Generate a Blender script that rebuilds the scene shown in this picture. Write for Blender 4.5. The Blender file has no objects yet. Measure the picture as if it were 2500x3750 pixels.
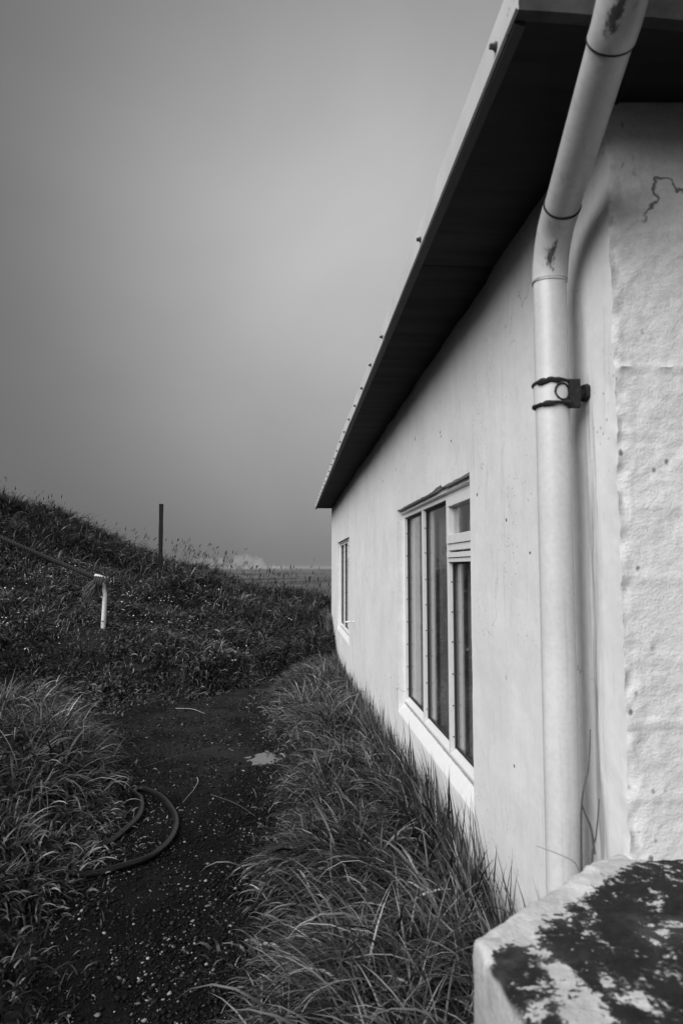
import bpy, math, random
import numpy as np
from mathutils import Vector, Matrix

R = math.radians
rng = np.random.default_rng(11)
random.seed(4)
SC = bpy.context.scene
COL = SC.collection

# ------------------------------------------------------------------ camera
CAMZ = 1.6
cam_d = bpy.data.cameras.new('camera')
cam_d.sensor_fit = 'VERTICAL'; cam_d.sensor_height = 36.0; cam_d.lens = 24.0
cam_d.clip_start = 0.03; cam_d.clip_end = 60000
cam_d.dof.use_dof = True; cam_d.dof.focus_distance = 6.0; cam_d.dof.aperture_fstop = 4.5
cam = bpy.data.objects.new('camera', cam_d); COL.objects.link(cam)
cam.location = (0, 0, CAMZ); cam.rotation_euler = (R(90 + 4.63), 0, R(-4.16))
SC.camera = cam

# ------------------------------------------------------------------ sky, sun, exposure
SUN_EL, SUN_AZ = 38.0, -131.0          # azimuth clockwise from +Y (the wall's direction): left and behind
world = bpy.data.worlds.new('World'); SC.world = world; world.use_nodes = True
nt = world.node_tree; nt.nodes.clear()
def N(t, **k):
    n = nt.nodes.new(t)
    for a, v in k.items(): setattr(n, a, v)
    return n
def Mth(op, a, b=None, c=None, clamp=False):
    n = nt.nodes.new('ShaderNodeMath'); n.operation = op; n.use_clamp = clamp
    for i, v in enumerate((a, b, c)):
        if v is None: continue
        if isinstance(v, (int, float)): n.inputs[i].default_value = v
        else: nt.links.new(v, n.inputs[i])
    return n.outputs[0]
sky = N('ShaderNodeTexSky', sky_type='NISHITA', sun_disc=False)
sky.sun_elevation = R(SUN_EL); sky.sun_rotation = R(SUN_AZ); sky.altitude = 100; sky.dust_density = 4
bw = N('ShaderNodeRGBToBW'); nt.links.new(sky.outputs[0], bw.inputs[0])
tc = N('ShaderNodeTexCoord'); sep = N('ShaderNodeSeparateXYZ'); nt.links.new(tc.outputs['Generated'], sep.inputs[0])
up = Mth('MAXIMUM', sep.outputs[2], 0.0)
cie = Mth('MULTIPLY_ADD', up, 0.30, 1.20)                     # overcast luminance: brighter towards the zenith
nz = N('ShaderNodeTexNoise'); nz.inputs['Scale'].default_value = 1.9; nz.inputs['Detail'].default_value = 5; nz.inputs['Roughness'].default_value = 0.5; nz.inputs['Distortion'].default_value = 0.6
mp = N('ShaderNodeMapping'); mp.inputs['Location'].default_value = (3.1, 0.4, 1.7); nt.links.new(tc.outputs['Generated'], mp.inputs[0]); nt.links.new(mp.outputs[0], nz.inputs['Vector'])
cl = Mth('MULTIPLY_ADD', nz.outputs[0], 0.55, 0.72)
# thinner cloud ahead, over the house, plus lens fall-off painted into the sky
dot = N('ShaderNodeVectorMath', operation='DOT_PRODUCT'); nt.links.new(tc.outputs['Generated'], dot.inputs[0])
dv = Vector((math.sin(R(8)) * math.cos(R(24)), math.cos(R(8)) * math.cos(R(24)), math.sin(R(24))))
dot.inputs[1].default_value = dv
thin = N('ShaderNodeMapRange', interpolation_type='SMOOTHSTEP'); nt.links.new(Mth('ARCCOSINE', dot.outputs['Value']), thin.inputs[0])
thin.inputs[1].default_value = 0.0; thin.inputs[2].default_value = R(35); thin.inputs[3].default_value = 1.35; thin.inputs[4].default_value = 0.36
over = Mth('MULTIPLY', Mth('MULTIPLY', cie, cl), thin.outputs[0])
mixv = Mth('ADD', Mth('MULTIPLY', bw.outputs[0], 0.03), Mth('MULTIPLY', over, 1.0))
bg = N('ShaderNodeBackground'); bg.inputs['Strength'].default_value = 0.08
nt.links.new(mixv, bg.inputs['Color'])
wo = N('ShaderNodeOutputWorld'); nt.links.new(bg.outputs[0], wo.inputs[0])

sun_d = bpy.data.lights.new('sun', 'SUN'); sun_d.energy = 1.15; sun_d.angle = R(58); sun_d.color = (1, 1, 1)
sun = bpy.data.objects.new('sun', sun_d); COL.objects.link(sun)
sd = Vector((math.sin(R(SUN_AZ)) * math.cos(R(SUN_EL)), math.cos(R(SUN_AZ)) * math.cos(R(SUN_EL)), math.sin(R(SUN_EL))))
sun.rotation_euler = (-sd).to_track_quat('-Z', 'Y').to_euler(); sun.location = sd * 30

SC.view_settings.view_transform = 'Standard'; SC.view_settings.look = 'None'
SC.view_settings.gamma = 1; SC.view_settings.use_curve_mapping = False
SC.view_settings.exposure = 1.8
SC.render.engine = 'CYCLES'; SC.cycles.use_denoising = True
SC.cycles.max_bounces = 5; SC.cycles.diffuse_bounces = 2; SC.cycles.glossy_bounces = 3; SC.cycles.transmission_bounces = 5
SC.cycles.volume_bounces = 2; SC.cycles.caustics_reflective = False; SC.cycles.caustics_refractive = False

# ------------------------------------------------------------------ helpers
PERM = np.random.default_rng(5).permutation(4096)
def vn(x, y, seed=0):
    x = np.asarray(x, float) + seed * 17.31; y = np.asarray(y, float) + seed * 9.77
    xi = np.floor(x).astype(int); yi = np.floor(y).astype(int); fx = x - xi; fy = y - yi
    fx = fx * fx * (3 - 2 * fx); fy = fy * fy * (3 - 2 * fy)
    h = lambda a, b: PERM[(PERM[a & 4095] + b) & 4095] / 4095.0
    return ((h(xi, yi) * (1 - fx) + h(xi + 1, yi) * fx) * (1 - fy) + (h(xi, yi + 1) * (1 - fx) + h(xi + 1, yi + 1) * fx) * fy) * 2 - 1
def fbm(x, y, o=4, seed=0, g=.5):
    a, s, t = 1., 0., 0.
    for i in range(o):
        s = s + a * vn(np.asarray(x) * 2 ** i, np.asarray(y) * 2 ** i, seed + i); t += a; a *= g
    return s / t
def sstep(a, b, x):
    t = np.clip((np.asarray(x, float) - a) / (b - a), 0, 1); return t * t * (3 - 2 * t)

def tag(o, label=None, cat=None, group=None, kind=None):
    if label: o['label'] = label
    if cat: o['category'] = cat
    if group: o['group'] = group
    if kind: o['kind'] = kind
    return o
def link(name, me, mat=None, parent=None, smooth=False):
    o = bpy.data.objects.new(name, me); COL.objects.link(o)
    if mat is not None and not me.materials: me.materials.append(mat)
    if parent: o.parent = parent
    if smooth: me.shade_smooth()
    return o
def pyd(name, v, f, mat=None, parent=None, smooth=False):
    me = bpy.data.meshes.new(name); me.from_pydata([tuple(map(float, p)) for p in v], [], f); me.update()
    return link(name, me, mat, parent, smooth)
def tri_mesh(name, V, T, tone=None, smooth=True):
    me = bpy.data.meshes.new(name); V = np.ascontiguousarray(V, np.float32); T = np.ascontiguousarray(T, np.int32)
    me.vertices.add(len(V)); me.vertices.foreach_set('co', V.ravel())
    me.loops.add(T.size); me.loops.foreach_set('vertex_index', T.ravel())
    me.polygons.add(len(T)); me.polygons.foreach_set('loop_start', np.arange(0, T.size, T.shape[1], dtype=np.int32))
    me.update(calc_edges=True)
    if tone is not None:
        at = me.attributes.new('tone', 'FLOAT', 'POINT'); at.data.foreach_set('value', np.ascontiguousarray(tone, np.float32))
    if smooth: me.shade_smooth()
    return me
def empty(name, loc=(0, 0, 0)):
    o = bpy.data.objects.new(name, None); COL.objects.link(o); o.location = loc; o.empty_display_size = .2
    return o
class MB:
    def __init__(s): s.v = []; s.f = []
    def add(s, v, f):
        b = len(s.v); s.v += [tuple(p) for p in v]; s.f += [tuple(i + b for i in q) for q in f]; return s
    def box(s, x0, x1, y0, y1, z0, z1):
        v = [(x, y, z) for x in (x0, x1) for y in (y0, y1) for z in (z0, z1)]
        return s.add(v, [(0, 1, 3, 2), (4, 6, 7, 5), (0, 4, 5, 1), (2, 3, 7, 6), (0, 2, 6, 4), (1, 5, 7, 3)])
    def prism_y(s, poly, y0, y1):          # poly of (x, z), counter-clockwise seen from -Y
        n = len(poly); v = [(x, y0, z) for x, z in poly] + [(x, y1, z) for x, z in poly]
        f = [tuple(range(n)), tuple(range(2 * n - 1, n - 1, -1))] + [(i, i + n, (i + 1) % n + n, (i + 1) % n) for i in range(n)]
        return s.add(v, f)
    def tube(s, pts, r, n=16, cap=True, wob=0):
        pts = [Vector(p) for p in pts]; rs = r if hasattr(r, '__len__') else [r] * len(pts)
        t = [(pts[min(i + 1, len(pts) - 1)] - pts[max(i - 1, 0)]).normalized() for i in range(len(pts))]
        ref = Vector((0, 0, 1)) if abs(t[0].z) < .9 else Vector((1, 0, 0))
        u = t[0].cross(ref).normalized(); b = len(s.v)
        for i, p in enumerate(pts):
            u = (u - t[i] * u.dot(t[i])).normalized(); w = t[i].cross(u)
            for k in range(n):
                a = 2 * math.pi * k / n; rr = rs[i] * (1 + wob * random.uniform(-1, 1))
                s.v.append(tuple(p + (u * math.cos(a) + w * math.sin(a)) * rr))
        for i in range(len(pts) - 1):
            for k in range(n):
                s.f.append((b + i * n + k, b + i * n + (k + 1) % n, b + (i + 1) * n + (k + 1) % n, b + (i + 1) * n + k))
        if cap:
            s.f.append(tuple(b + k for k in reversed(range(n)))); s.f.append(tuple(b + (len(pts) - 1) * n + k for k in range(n)))
        return s
    def build(s, name, mat, parent=None, smooth=False, bevel=0):
        o = pyd(name, s.v, s.f, mat, parent, smooth)
        if smooth:
            o.data.set_sharp_from_angle(angle=R(40))
        if bevel:
            m = o.modifiers.new('bevel', 'BEVEL'); m.width = bevel; m.segments = 2; m.limit_method = 'ANGLE'
        return o
def smooth_path(pts, n=8):
    P = [Vector(p) for p in pts]; out = []
    for i in range(len(P) - 1):
        p0, p1, p2, p3 = P[max(i - 1, 0)], P[i], P[i + 1], P[min(i + 2, len(P) - 1)]
        for k in range(n):
            t = k / n
            out.append(.5 * ((2 * p1) + (p2 - p0) * t + (2 * p0 - 5 * p1 + 4 * p2 - p3) * t * t + (3 * p1 - p0 - 3 * p2 + p3) * t ** 3))
    out.append(P[-1]); return out

# ------------------------------------------------------------------ materials
class Mat:
    def __init__(s, name):
        s.m = bpy.data.materials.new(name); s.m.use_nodes = True; s.t = s.m.node_tree
        s.b = s.t.nodes['Principled BSDF']; s.out = s.t.nodes['Material Output']
        s.geo = s.t.nodes.new('ShaderNodeNewGeometry')
    def n(s, t, **k):
        q = s.t.nodes.new(t)
        for a, v in k.items(): setattr(q, a, v)
        return q
    def l(s, a, b): s.t.links.new(a, b)
    def pos(s, scale=(1, 1, 1), loc=(0, 0, 0)):
        m = s.n('ShaderNodeMapping'); m.inputs['Scale'].default_value = scale; m.inputs['Location'].default_value = loc
        s.l(s.geo.outputs['Position'], m.inputs[0]); return m.outputs[0]
    def noise(s, scale, detail=4, rough=.55, vec=None, dist=0):
        q = s.n('ShaderNodeTexNoise'); q.inputs['Scale'].default_value = scale; q.inputs['Detail'].default_value = detail
        q.inputs['Roughness'].default_value = rough; q.inputs['Distortion'].default_value = dist
        s.l(vec if vec is not None else s.geo.outputs['Position'], q.inputs['Vector']); return q.outputs[0]
    def voro(s, scale, vec=None, out='Distance'):
        q = s.n('ShaderNodeTexVoronoi'); q.inputs['Scale'].default_value = scale
        s.l(vec if vec is not None else s.geo.outputs['Position'], q.inputs['Vector']); return q.outputs[out]
    def mr(s, v, a, b, c=0., d=1., smooth=True):
        q = s.n('ShaderNodeMapRange'); q.interpolation_type = 'SMOOTHSTEP' if smooth else 'LINEAR'
        s.l(v, q.inputs[0])
        for i, x in enumerate((a, b, c, d)): q.inputs[i + 1].default_value = x
        return q.outputs[0]
    def math(s, op, a, b=None, clamp=False):
        q = s.n('ShaderNodeMath', operation=op, use_clamp=clamp)
        for i, v in enumerate((a, b)):
            if v is None: continue
            if isinstance(v, (int, float)): q.inputs[i].default_value = v
            else: s.l(v, q.inputs[i])
        return q.outputs[0]
    def mix(s, f, a, b):
        q = s.n('ShaderNodeMix', data_type='FLOAT')
        for i, v in zip((0, 2, 3), (f, a, b)):
            if isinstance(v, (int, float)): q.inputs[i].default_value = v
            else: s.l(v, q.inputs[i])
        return q.outputs[0]
    def color(s, v):
        if isinstance(v, (int, float)): s.b.inputs['Base Color'].default_value = (v, v, v, 1)
        else:
            q = s.n('ShaderNodeCombineColor')
            for i in range(3): s.l(v, q.inputs[i])
            s.l(q.outputs[0], s.b.inputs['Base Color'])
        return s
    def rough(s, v, spec=None):
        if isinstance(v, (int, float)): s.b.inputs['Roughness'].default_value = v
        else: s.l(v, s.b.inputs['Roughness'])
        if spec is not None: s.b.inputs['Specular IOR Level'].default_value = spec
        return s
    def bump(s, h, strength, dist):
        q = s.n('ShaderNodeBump'); q.inputs['Strength'].default_value = strength; q.inputs['Distance'].default_value = dist
        s.l(h, q.inputs['Height']); s.l(q.outputs[0], s.b.inputs['Normal']); return s
    def sep(s, v=None):
        q = s.n('ShaderNodeSeparateXYZ'); s.l(v if v is not None else s.geo.outputs['Position'], q.inputs[0]); return q.outputs

def simple(name, c, rough=.6, spec=.4, var=.12, scale=20, bump=.0):
    m = Mat(name); nz_ = m.noise(scale, 4)
    m.color(m.mr(nz_, .25, .75, c * (1 - var), c * (1 + var), False)).rough(rough, spec)
    if bump: m.bump(nz_, .6, bump)
    return m.m

WX = 0.80                                   # plane of the long wall
def mat_plaster():
    m = Mat('white_plaster')
    base = m.mr(m.noise(2.2, 5, .6), .25, .75, .70, .80)
    fine = m.mr(m.noise(34, 4, .6), .3, .7, .97, 1.02)
    c = m.math('MULTIPLY', base, fine)
    # grime streaks running down the plaster, with a shape of their own
    st = m.noise(1, 5, .62, m.pos((7, 7, 1.6)), 1.5)
    c = m.math('MULTIPLY', c, m.mr(st, .54, .80, 1.0, .84))
    c = m.math('MULTIPLY', c, m.mr(m.noise(1, 6, .7, m.pos((26, 26, 1.6)), .6), .57, .74, 1.0, .77))
    # chips and nail holes
    ch = m.voro(5.2, m.pos((1, 1, .75)))
    rnd = m.noise(2.7, 2, .5, m.pos((1, 1, 1), (5, 2, 9)))
    chip = m.math('MULTIPLY', m.mr(ch, .035, .075, 1, 0), m.mr(rnd, .47, .53, 0, 1))
    sm = m.voro(42); rn2 = m.math('ADD', m.noise(3.6, 4, .6, m.pos((1, 1, .5), (1, 8, 3))), m.mr(m.sep()[2], .1, .75, .09, 0))
    spk = m.math('MULTIPLY', m.mr(sm, .10, .2, 1, 0), m.mr(rn2, .55, .63, 0, 1))
    # hairline cracks
    vc = m.n('ShaderNodeTexVoronoi', feature='DISTANCE_TO_EDGE'); vc.inputs['Scale'].default_value = 1.5
    wv = m.n('ShaderNodeVectorMath', operation='ADD'); nn = m.n('ShaderNodeTexNoise'); nn.inputs['Scale'].default_value = 7; nn.inputs['Detail'].default_value = 5
    m.l(m.geo.outputs['Position'], nn.inputs['Vector'])
    sc_ = m.n('ShaderNodeVectorMath', operation='SCALE'); sc_.inputs['Scale'].default_value = .22; m.l(nn.outputs['Color'], sc_.inputs[0])
    m.l(m.pos((1, 1, .55)), wv.inputs[0]); m.l(sc_.outputs[0], wv.inputs[1]); m.l(wv.outputs[0], vc.inputs['Vector'])
    crack = m.math('MULTIPLY', m.mr(vc.outputs['Distance'], .0008, .0032, 1, 0), m.mr(m.noise(1.7, 3), .56, .64, 0, 1))
    for (my, mz, mrd) in ((3.619, 2.332, 0.011), (3.588, 2.304, 0.008), (3.368, 2.237, 0.010), (2.897, 1.913, 0.011), (5.836, 2.497, 0.009), (2.495, 1.775, 0.010), (5.200, 0.683, 0.016), (5.324, 1.407, 0.008), (2.250, 1.648, 0.007), (6.954, 1.613, 0.008), (2.465, 0.888, 0.009)):      # single chips and nail holes seen on the wall
        v1 = m.n('ShaderNodeVectorMath', operation='SUBTRACT'); m.l(m.geo.outputs['Position'], v1.inputs[0]); v1.inputs[1].default_value = (WX, my, mz)
        v2 = m.n('ShaderNodeVectorMath', operation='MULTIPLY'); m.l(v1.outputs[0], v2.inputs[0]); v2.inputs[1].default_value = (.2, .55, .8)
        v3 = m.n('ShaderNodeVectorMath', operation='LENGTH'); m.l(v2.outputs[0], v3.inputs[0])
        chip = m.math('MAXIMUM', chip, m.mr(m.math('ADD', v3.outputs['Value'], m.math('MULTIPLY', m.math('SUBTRACT', m.noise(90, 3), .5), .008)), mrd * .3, mrd * .7, 1, 0))
    dark = m.math('MAXIMUM', m.math('MAXIMUM', chip, m.math('MULTIPLY', spk, .6)), m.math('MULTIPLY', crack, .6))
    # rusty run-off behind the downpipe and under its bracket
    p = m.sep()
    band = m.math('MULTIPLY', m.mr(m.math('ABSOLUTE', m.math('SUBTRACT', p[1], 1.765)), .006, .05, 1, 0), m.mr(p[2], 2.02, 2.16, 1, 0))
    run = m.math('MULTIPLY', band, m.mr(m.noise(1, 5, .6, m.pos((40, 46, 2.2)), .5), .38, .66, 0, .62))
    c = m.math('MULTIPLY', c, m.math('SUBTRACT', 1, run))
    c = m.mix(dark, c, .05)
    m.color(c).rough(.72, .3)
    h = m.math('ADD', m.math('MULTIPLY', m.noise(4.5, 4, .55, None, .8), 1.), m.math('MULTIPLY', m.noise(55, 3, .6), .12))
    h = m.math('SUBTRACT', h, m.math('MULTIPLY', dark, .5))
    m.bump(h, .35, .012); return m.m
def mat_roughcast():
    m = Mat('white_roughcast')
    c = m.math('MULTIPLY', m.mr(m.noise(3, 4), .3, .7, .76, .84), m.mr(m.noise(60, 4), .3, .7, .93, 1.03))
    pz_ = m.sep(); edge = m.mr(pz_[0], .81, .86, .14, 0)
    pit = m.math('MULTIPLY', m.mr(m.voro(30, m.pos((1, 1, .7))), .10, .24, 1, 0), m.mr(m.math('ADD', m.noise(6, 4, .6), edge), .54, .64, 0, 1))
    vc = m.n('ShaderNodeTexVoronoi', feature='DISTANCE_TO_EDGE'); vc.inputs['Scale'].default_value = 2.3
    wv = m.n('ShaderNodeVectorMath', operation='ADD'); nn = m.n('ShaderNodeTexNoise'); nn.inputs['Scale'].default_value = 9; nn.inputs['Detail'].default_value = 6
    m.l(m.geo.outputs['Position'], nn.inputs['Vector'])
    sc_ = m.n('ShaderNodeVectorMath', operation='SCALE'); sc_.inputs['Scale'].default_value = .25; m.l(nn.outputs['Color'], sc_.inputs[0])
    m.l(m.pos((1, 1, .6), (2, 0, .7)), wv.inputs[0]); m.l(sc_.outputs[0], wv.inputs[1]); m.l(wv.outputs[0], vc.inputs['Vector'])
    p = m.sep()
    crack = m.math('MULTIPLY', m.mr(vc.outputs['Distance'], .004, .018, 1, 0), m.math('MULTIPLY', m.mr(p[2], 2.02, 2.35, 0, 1), m.mr(m.noise(5, 3), .40, .52, 0, 1)))
    c = m.mix(m.math('MAXIMUM', m.math('MULTIPLY', pit, .75), m.math('MULTIPLY', crack, .8)), c, .05)
    m.color(c).rough(.85, .25)
    m.bump(m.math('ADD', m.noise(55, 5, .65, m.pos((1, 1, 1.5))), m.math('MULTIPLY', m.noise(190, 3), .5)), .5, .007); return m.m
def mat_moss_block():
    m = Mat('lichened_white_concrete')
    p = m.sep(); nrm = m.sep(m.geo.outputs['Normal'])
    n1 = m.noise(8.5, 8, .72, m.pos((1, 1, 1), (.4, 3.3, 0)), .5); n2 = m.noise(42, 5, .7); n3 = m.noise(15, 4, .6, m.pos((1, 1, 1), (7, 1, 2)))
    # distance from the far and left edges, where the paint has survived
    dA = m.math('ADD', m.math('MULTIPLY', p[0], .638), m.math('MULTIPLY', p[1], -.770))       # across the skew edge
    dA = m.math('ADD', dA, .7925)
    v = m.math('ADD', m.math('ADD', n1, m.math('MULTIPLY', m.math('SUBTRACT', n2, .5), .62)), m.math('MULTIPLY', m.math('SUBTRACT', n3, .5), .35))
    v = m.math('ADD', v, m.math('MULTIPLY', m.math('SUBTRACT', m.noise(110, 4, .7), .5), .28))
    v = m.math('ADD', v, m.mr(dA, .015, .10, -.22, .085))
    bd = m.math('ABSOLUTE', m.math('ADD', m.math('ADD', m.math('MULTIPLY', p[0], .986), m.math('MULTIPLY', p[1], .166)), -.6457))
    v = m.math('ADD', v, m.mr(bd, .0, .055, -.15, 0))
    moss = m.math('MULTIPLY', m.mr(v, .485, .515, 0, 1), m.mr(nrm[2], .35, .8, 0, 1))
    side = m.math('MULTIPLY', m.mr(m.math('ADD', n1, m.math('MULTIPLY', n2, .3)), .74, .84, 0, .8), m.mr(nrm[2], .35, .8, 1, 0))
    bare = m.mr(m.noise(3.1, 5, .6, m.pos((1, 1, 1), (3.0, 1.2, 0))), .50, .60, 0, 1)
    halo = m.mr(v, .515, .565, 1, 0)
    mc = m.mix(bare, m.mr(n2, .3, .7, .004, .018), m.mr(n2, .3, .7, .022, .06))
    mc = m.mix(m.math('MULTIPLY', halo, .8), mc, m.mr(n2, .3, .7, .06, .16))
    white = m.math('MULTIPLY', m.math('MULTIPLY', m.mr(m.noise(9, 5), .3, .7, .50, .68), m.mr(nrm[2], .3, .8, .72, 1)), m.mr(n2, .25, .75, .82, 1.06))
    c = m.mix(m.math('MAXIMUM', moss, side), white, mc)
    m.color(c).rough(.8, .3)
    m.bump(m.math('ADD', m.math('MULTIPLY', n2, .6), m.math('MULTIPLY', moss, -.8)), 1., .011); return m.m
def mat_pipe():
    m = Mat('grey_pvc_pipe')
    c = m.math('MULTIPLY', m.mr(m.noise(5, 4), .3, .7, .60, .68), m.mr(m.noise(70, 4, .65), .35, .75, 1.0, .9))
    spot = m.math('MULTIPLY', m.mr(m.voro(30, m.pos((1, 1, .4))), .1, .25, 1, 0), m.mr(m.noise(8, 3), .55, .66, 0, .35))
    c = m.math('MULTIPLY', c, m.math('SUBTRACT', 1, spot))
    c = m.math('MULTIPLY', c, m.mr(m.noise(1, 5, .65, m.pos((34, 34, 1.4)), .4), .54, .74, 1.0, .80))      # drip marks
    d = None
    for (q, r) in (((.690, 1.738, 2.435), .052), ((.605, 1.165, 2.640), .055)):   # black mould by the sockets
        v1 = m.n('ShaderNodeVectorMath', operation='SUBTRACT'); m.l(m.geo.outputs['Position'], v1.inputs[0]); v1.inputs[1].default_value = q
        v2 = m.n('ShaderNodeVectorMath', operation='MULTIPLY'); m.l(v1.outputs[0], v2.inputs[0]); v2.inputs[1].default_value = (2.6, .8, .75)
        vm = m.n('ShaderNodeVectorMath', operation='LENGTH'); m.l(v2.outputs[0], vm.inputs[0])
        k = m.mr(m.math('ADD', vm.outputs['Value'], m.math('MULTIPLY', m.math('SUBTRACT', m.noise(48, 6, .75, m.pos((1.6, 1.2, .5))), .5), .13)), r * .3, r * .75, 1, 0)
        d = k if d is None else m.math('MAXIMUM', d, k)
    c = m.mix(m.math('MULTIPLY', d, .88), c, .02)
    m.color(c).rough(.36, .5); return m.m
def mat_glass():
    m = Mat('window_glass'); m.t.nodes.remove(m.b)
    fr = m.n('ShaderNodeFresnel'); m.l(m.mix(m.geo.outputs['Backfacing'], 1.9, 1 / 1.9), fr.inputs[0])
    gl = m.n('ShaderNodeBsdfGlossy'); m.l(m.mr(m.noise(1, 5, .6, m.pos((14, 14, 2))), .45, .8, .012, .10), gl.inputs['Roughness'])
    tr = m.n('ShaderNodeBsdfTransparent'); tr.inputs[0].default_value = (.95, .95, .95, 1)
    mx = m.n('ShaderNodeMixShader'); m.l(fr.outputs[0], mx.inputs[0]); m.l(tr.outputs[0], mx.inputs[1]); m.l(gl.outputs[0], mx.inputs[2])
    m.l(mx.outputs[0], m.out.inputs[0]); return m.m
def mat_tone(name, lo, hi, rough, spec, trans=0., gamma=1.):
    m = Mat(name); at = m.n('ShaderNodeAttribute', attribute_name='tone')
    v = m.math('POWER', at.outputs['Fac'], gamma)
    m.color(m.mr(v, 0, 1, lo, hi, False)).rough(rough, spec)
    if trans:
        tr = m.n('ShaderNodeBsdfTranslucent'); cc = m.n('ShaderNodeCombineColor'); q = m.mr(v, 0, 1, lo, hi, False)
        for i in range(3): m.l(q, cc.inputs[i])
        m.l(cc.outputs[0], tr.inputs[0]); mx = m.n('ShaderNodeMixShader'); mx.inputs[0].default_value = trans
        m.l(m.b.outputs[0], mx.inputs[1]); m.l(tr.outputs[0], mx.inputs[2]); m.l(mx.outputs[0], m.out.inputs[0])
    return m.m
def mat_soil():
    m = Mat('dark_soil'); n = m.noise(30, 6, .7)
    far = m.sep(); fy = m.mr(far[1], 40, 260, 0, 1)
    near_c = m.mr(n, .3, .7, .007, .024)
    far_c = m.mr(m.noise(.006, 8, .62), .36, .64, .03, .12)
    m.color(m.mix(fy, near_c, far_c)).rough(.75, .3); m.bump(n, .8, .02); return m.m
def mat_path():
    m = Mat('wet_black_grit'); n = m.noise(60, 6, .7); w = m.noise(2.2, 4, .55)
    packed = m.math('MULTIPLY', m.mr(m.noise(1.6, 5, .6), .30, .58, .15, 1), m.mr(m.sep()[1], 4.4, 5.8, 0, 1))      # trodden earth towards the far end
    c = m.math('MULTIPLY', m.mr(n, .3, .7, .0028, .0095), m.math('ADD', m.mr(w, .35, .7, .7, 1.6), m.math('MULTIPLY', packed, 3.2)))
    m.color(c).rough(m.mr(w, .35, .65, .9, .65), .10); m.bump(m.math('ADD', n, m.math('MULTIPLY', m.voro(130), -.5)), 1., .012); return m.m
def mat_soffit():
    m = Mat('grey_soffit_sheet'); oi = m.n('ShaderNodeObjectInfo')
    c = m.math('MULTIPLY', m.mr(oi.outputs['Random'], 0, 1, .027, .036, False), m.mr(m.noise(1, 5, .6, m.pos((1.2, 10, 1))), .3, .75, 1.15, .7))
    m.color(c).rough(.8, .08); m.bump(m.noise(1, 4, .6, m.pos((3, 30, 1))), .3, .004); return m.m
def mat_metal_white():
    m = Mat('painted_sheet_metal'); n = m.noise(60, 5, .7)
    sp = m.math('MULTIPLY', m.mr(m.voro(60, m.pos((1, .5, 1))), .1, .22, 1, 0), m.mr(m.noise(7, 4, .6), .5, .62, 0, .75))
    c = m.mix(sp, m.mr(m.noise(3, 4), .3, .7, .56, .68), .07)
    m.color(c).rough(.45, .4); m.bump(n, .15, .003); return m.m
def mat_cloud():
    m = Mat('steam_cloud'); m.t.nodes.remove(m.b)
    v = m.n('ShaderNodeVolumePrincipled'); v.inputs['Color'].default_value = (.98, .98, .98, 1); v.inputs['Density'].default_value = .0018
    m.l(v.outputs[0], m.out.inputs['Volume']); return m.m

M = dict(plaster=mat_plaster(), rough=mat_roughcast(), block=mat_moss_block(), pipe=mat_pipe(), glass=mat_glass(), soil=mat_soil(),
         path=mat_path(), soffit=mat_soffit(), metal=mat_metal_white(),
         frame=simple('white_window_frame', .72, .4, .4, .06, 30), sill=simple('white_painted_sill', .74, .6, .3, .05, 40, .003),
         screw=simple('dark_screw', .05, .5, .5), rust=simple('black_rust', .022, .85, .3, .6, 60, .006),
         trim=simple('dark_trim', .03, .6, .3), dark=simple('dark_interior', .03, .9, .2), roof=simple('roof_sheet', .2, .6, .3),
         verge=simple('weathered_verge_concrete', .055, .85, .2, .35, 14, .01), hose=simple('black_rubber_hose', .010, .34, .4, .3, 25, .002),
         wood=simple('weathered_dark_wood', .018, .85, .2, .5, 30, .004), stake=simple('white_painted_steel', .72, .45, .4, .1, 40),
         rope=simple('dark_wet_rope', .055, .9, .2, .5, 90, .003), fray=simple('frayed_rope_strand', .13, .9, .2, .4, 60),
         grass=mat_tone('wet_grass_blade', .012, .42, .34, .5, .22, 2.1), stone=mat_tone('path_stone', .004, .5, .75, .15, 0, 1.),
         petal=simple('white_petal', .75, .7, .2, .1), straw=simple('pale_straw', .30, .6, .3, .3, 60), stalk=simple('dry_grass_stalk', .085, .6, .3, .3, 60),
         cloud=mat_cloud(), curtain=simple('grey_curtain', .25, .9, .1, .2, 8), caulk=simple('grey_caulk', .30, .85, .2, .3, 60, .004))

# ------------------------------------------------------------------ ground
WX = 0.80                                   # plane of the long wall
Y_N, Y_F = 1.617, 13.76                     # the house's near and far corners
PY = np.array([-3, 2.0, 2.55, 3.33, 4.38, 4.95, 5.84, 7.2, 8.2, 9.0, 10.0, 11.5])
PL = np.array([-.8, -.80, -.87, -1.06, -1.12, -1.16, -1.48, -2.05, -2.15, -1.45, -.85, -.35])
PR = np.array([-.05, -.10, -.12, -.09, -.03, -.02, .02, -.12, -.16, -.20, -.05, .02])
WBY = np.array([1., 3, 4, 5.5, 7, 9.7, 13, 15]); WBZ = np.array([.16, .16, .12, .05, -.06, -.15, -.22, -.2])
CRX = np.array([-14, -6.2, -5.3, -4.4, -3.5, -2.8, -1.8, -.66, .9, 3, 9]); CRZ = np.array([4.6, 3.02, 2.62, 2.22, 1.98, 1.64, 1.36, .98, .62, .35, .0])
def hill_foot(x):
    x = np.asarray(x, float)
    return np.where(x > -1.2, 8.7 + (np.clip(x, -1.2, 3) + 1.2) * 1.75, np.where(x > -2.2, 8.7, 8.7 + (np.clip(x, -9, -2.2) + 2.2) * .38))
def path_in(x, y):
    l = np.interp(y, PY, PL); r = np.interp(y, PY, PR)
    return np.minimum(x - l, r - x) + .05 * vn(x * 6, y * 6, 3)             # > 0 on the path
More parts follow.
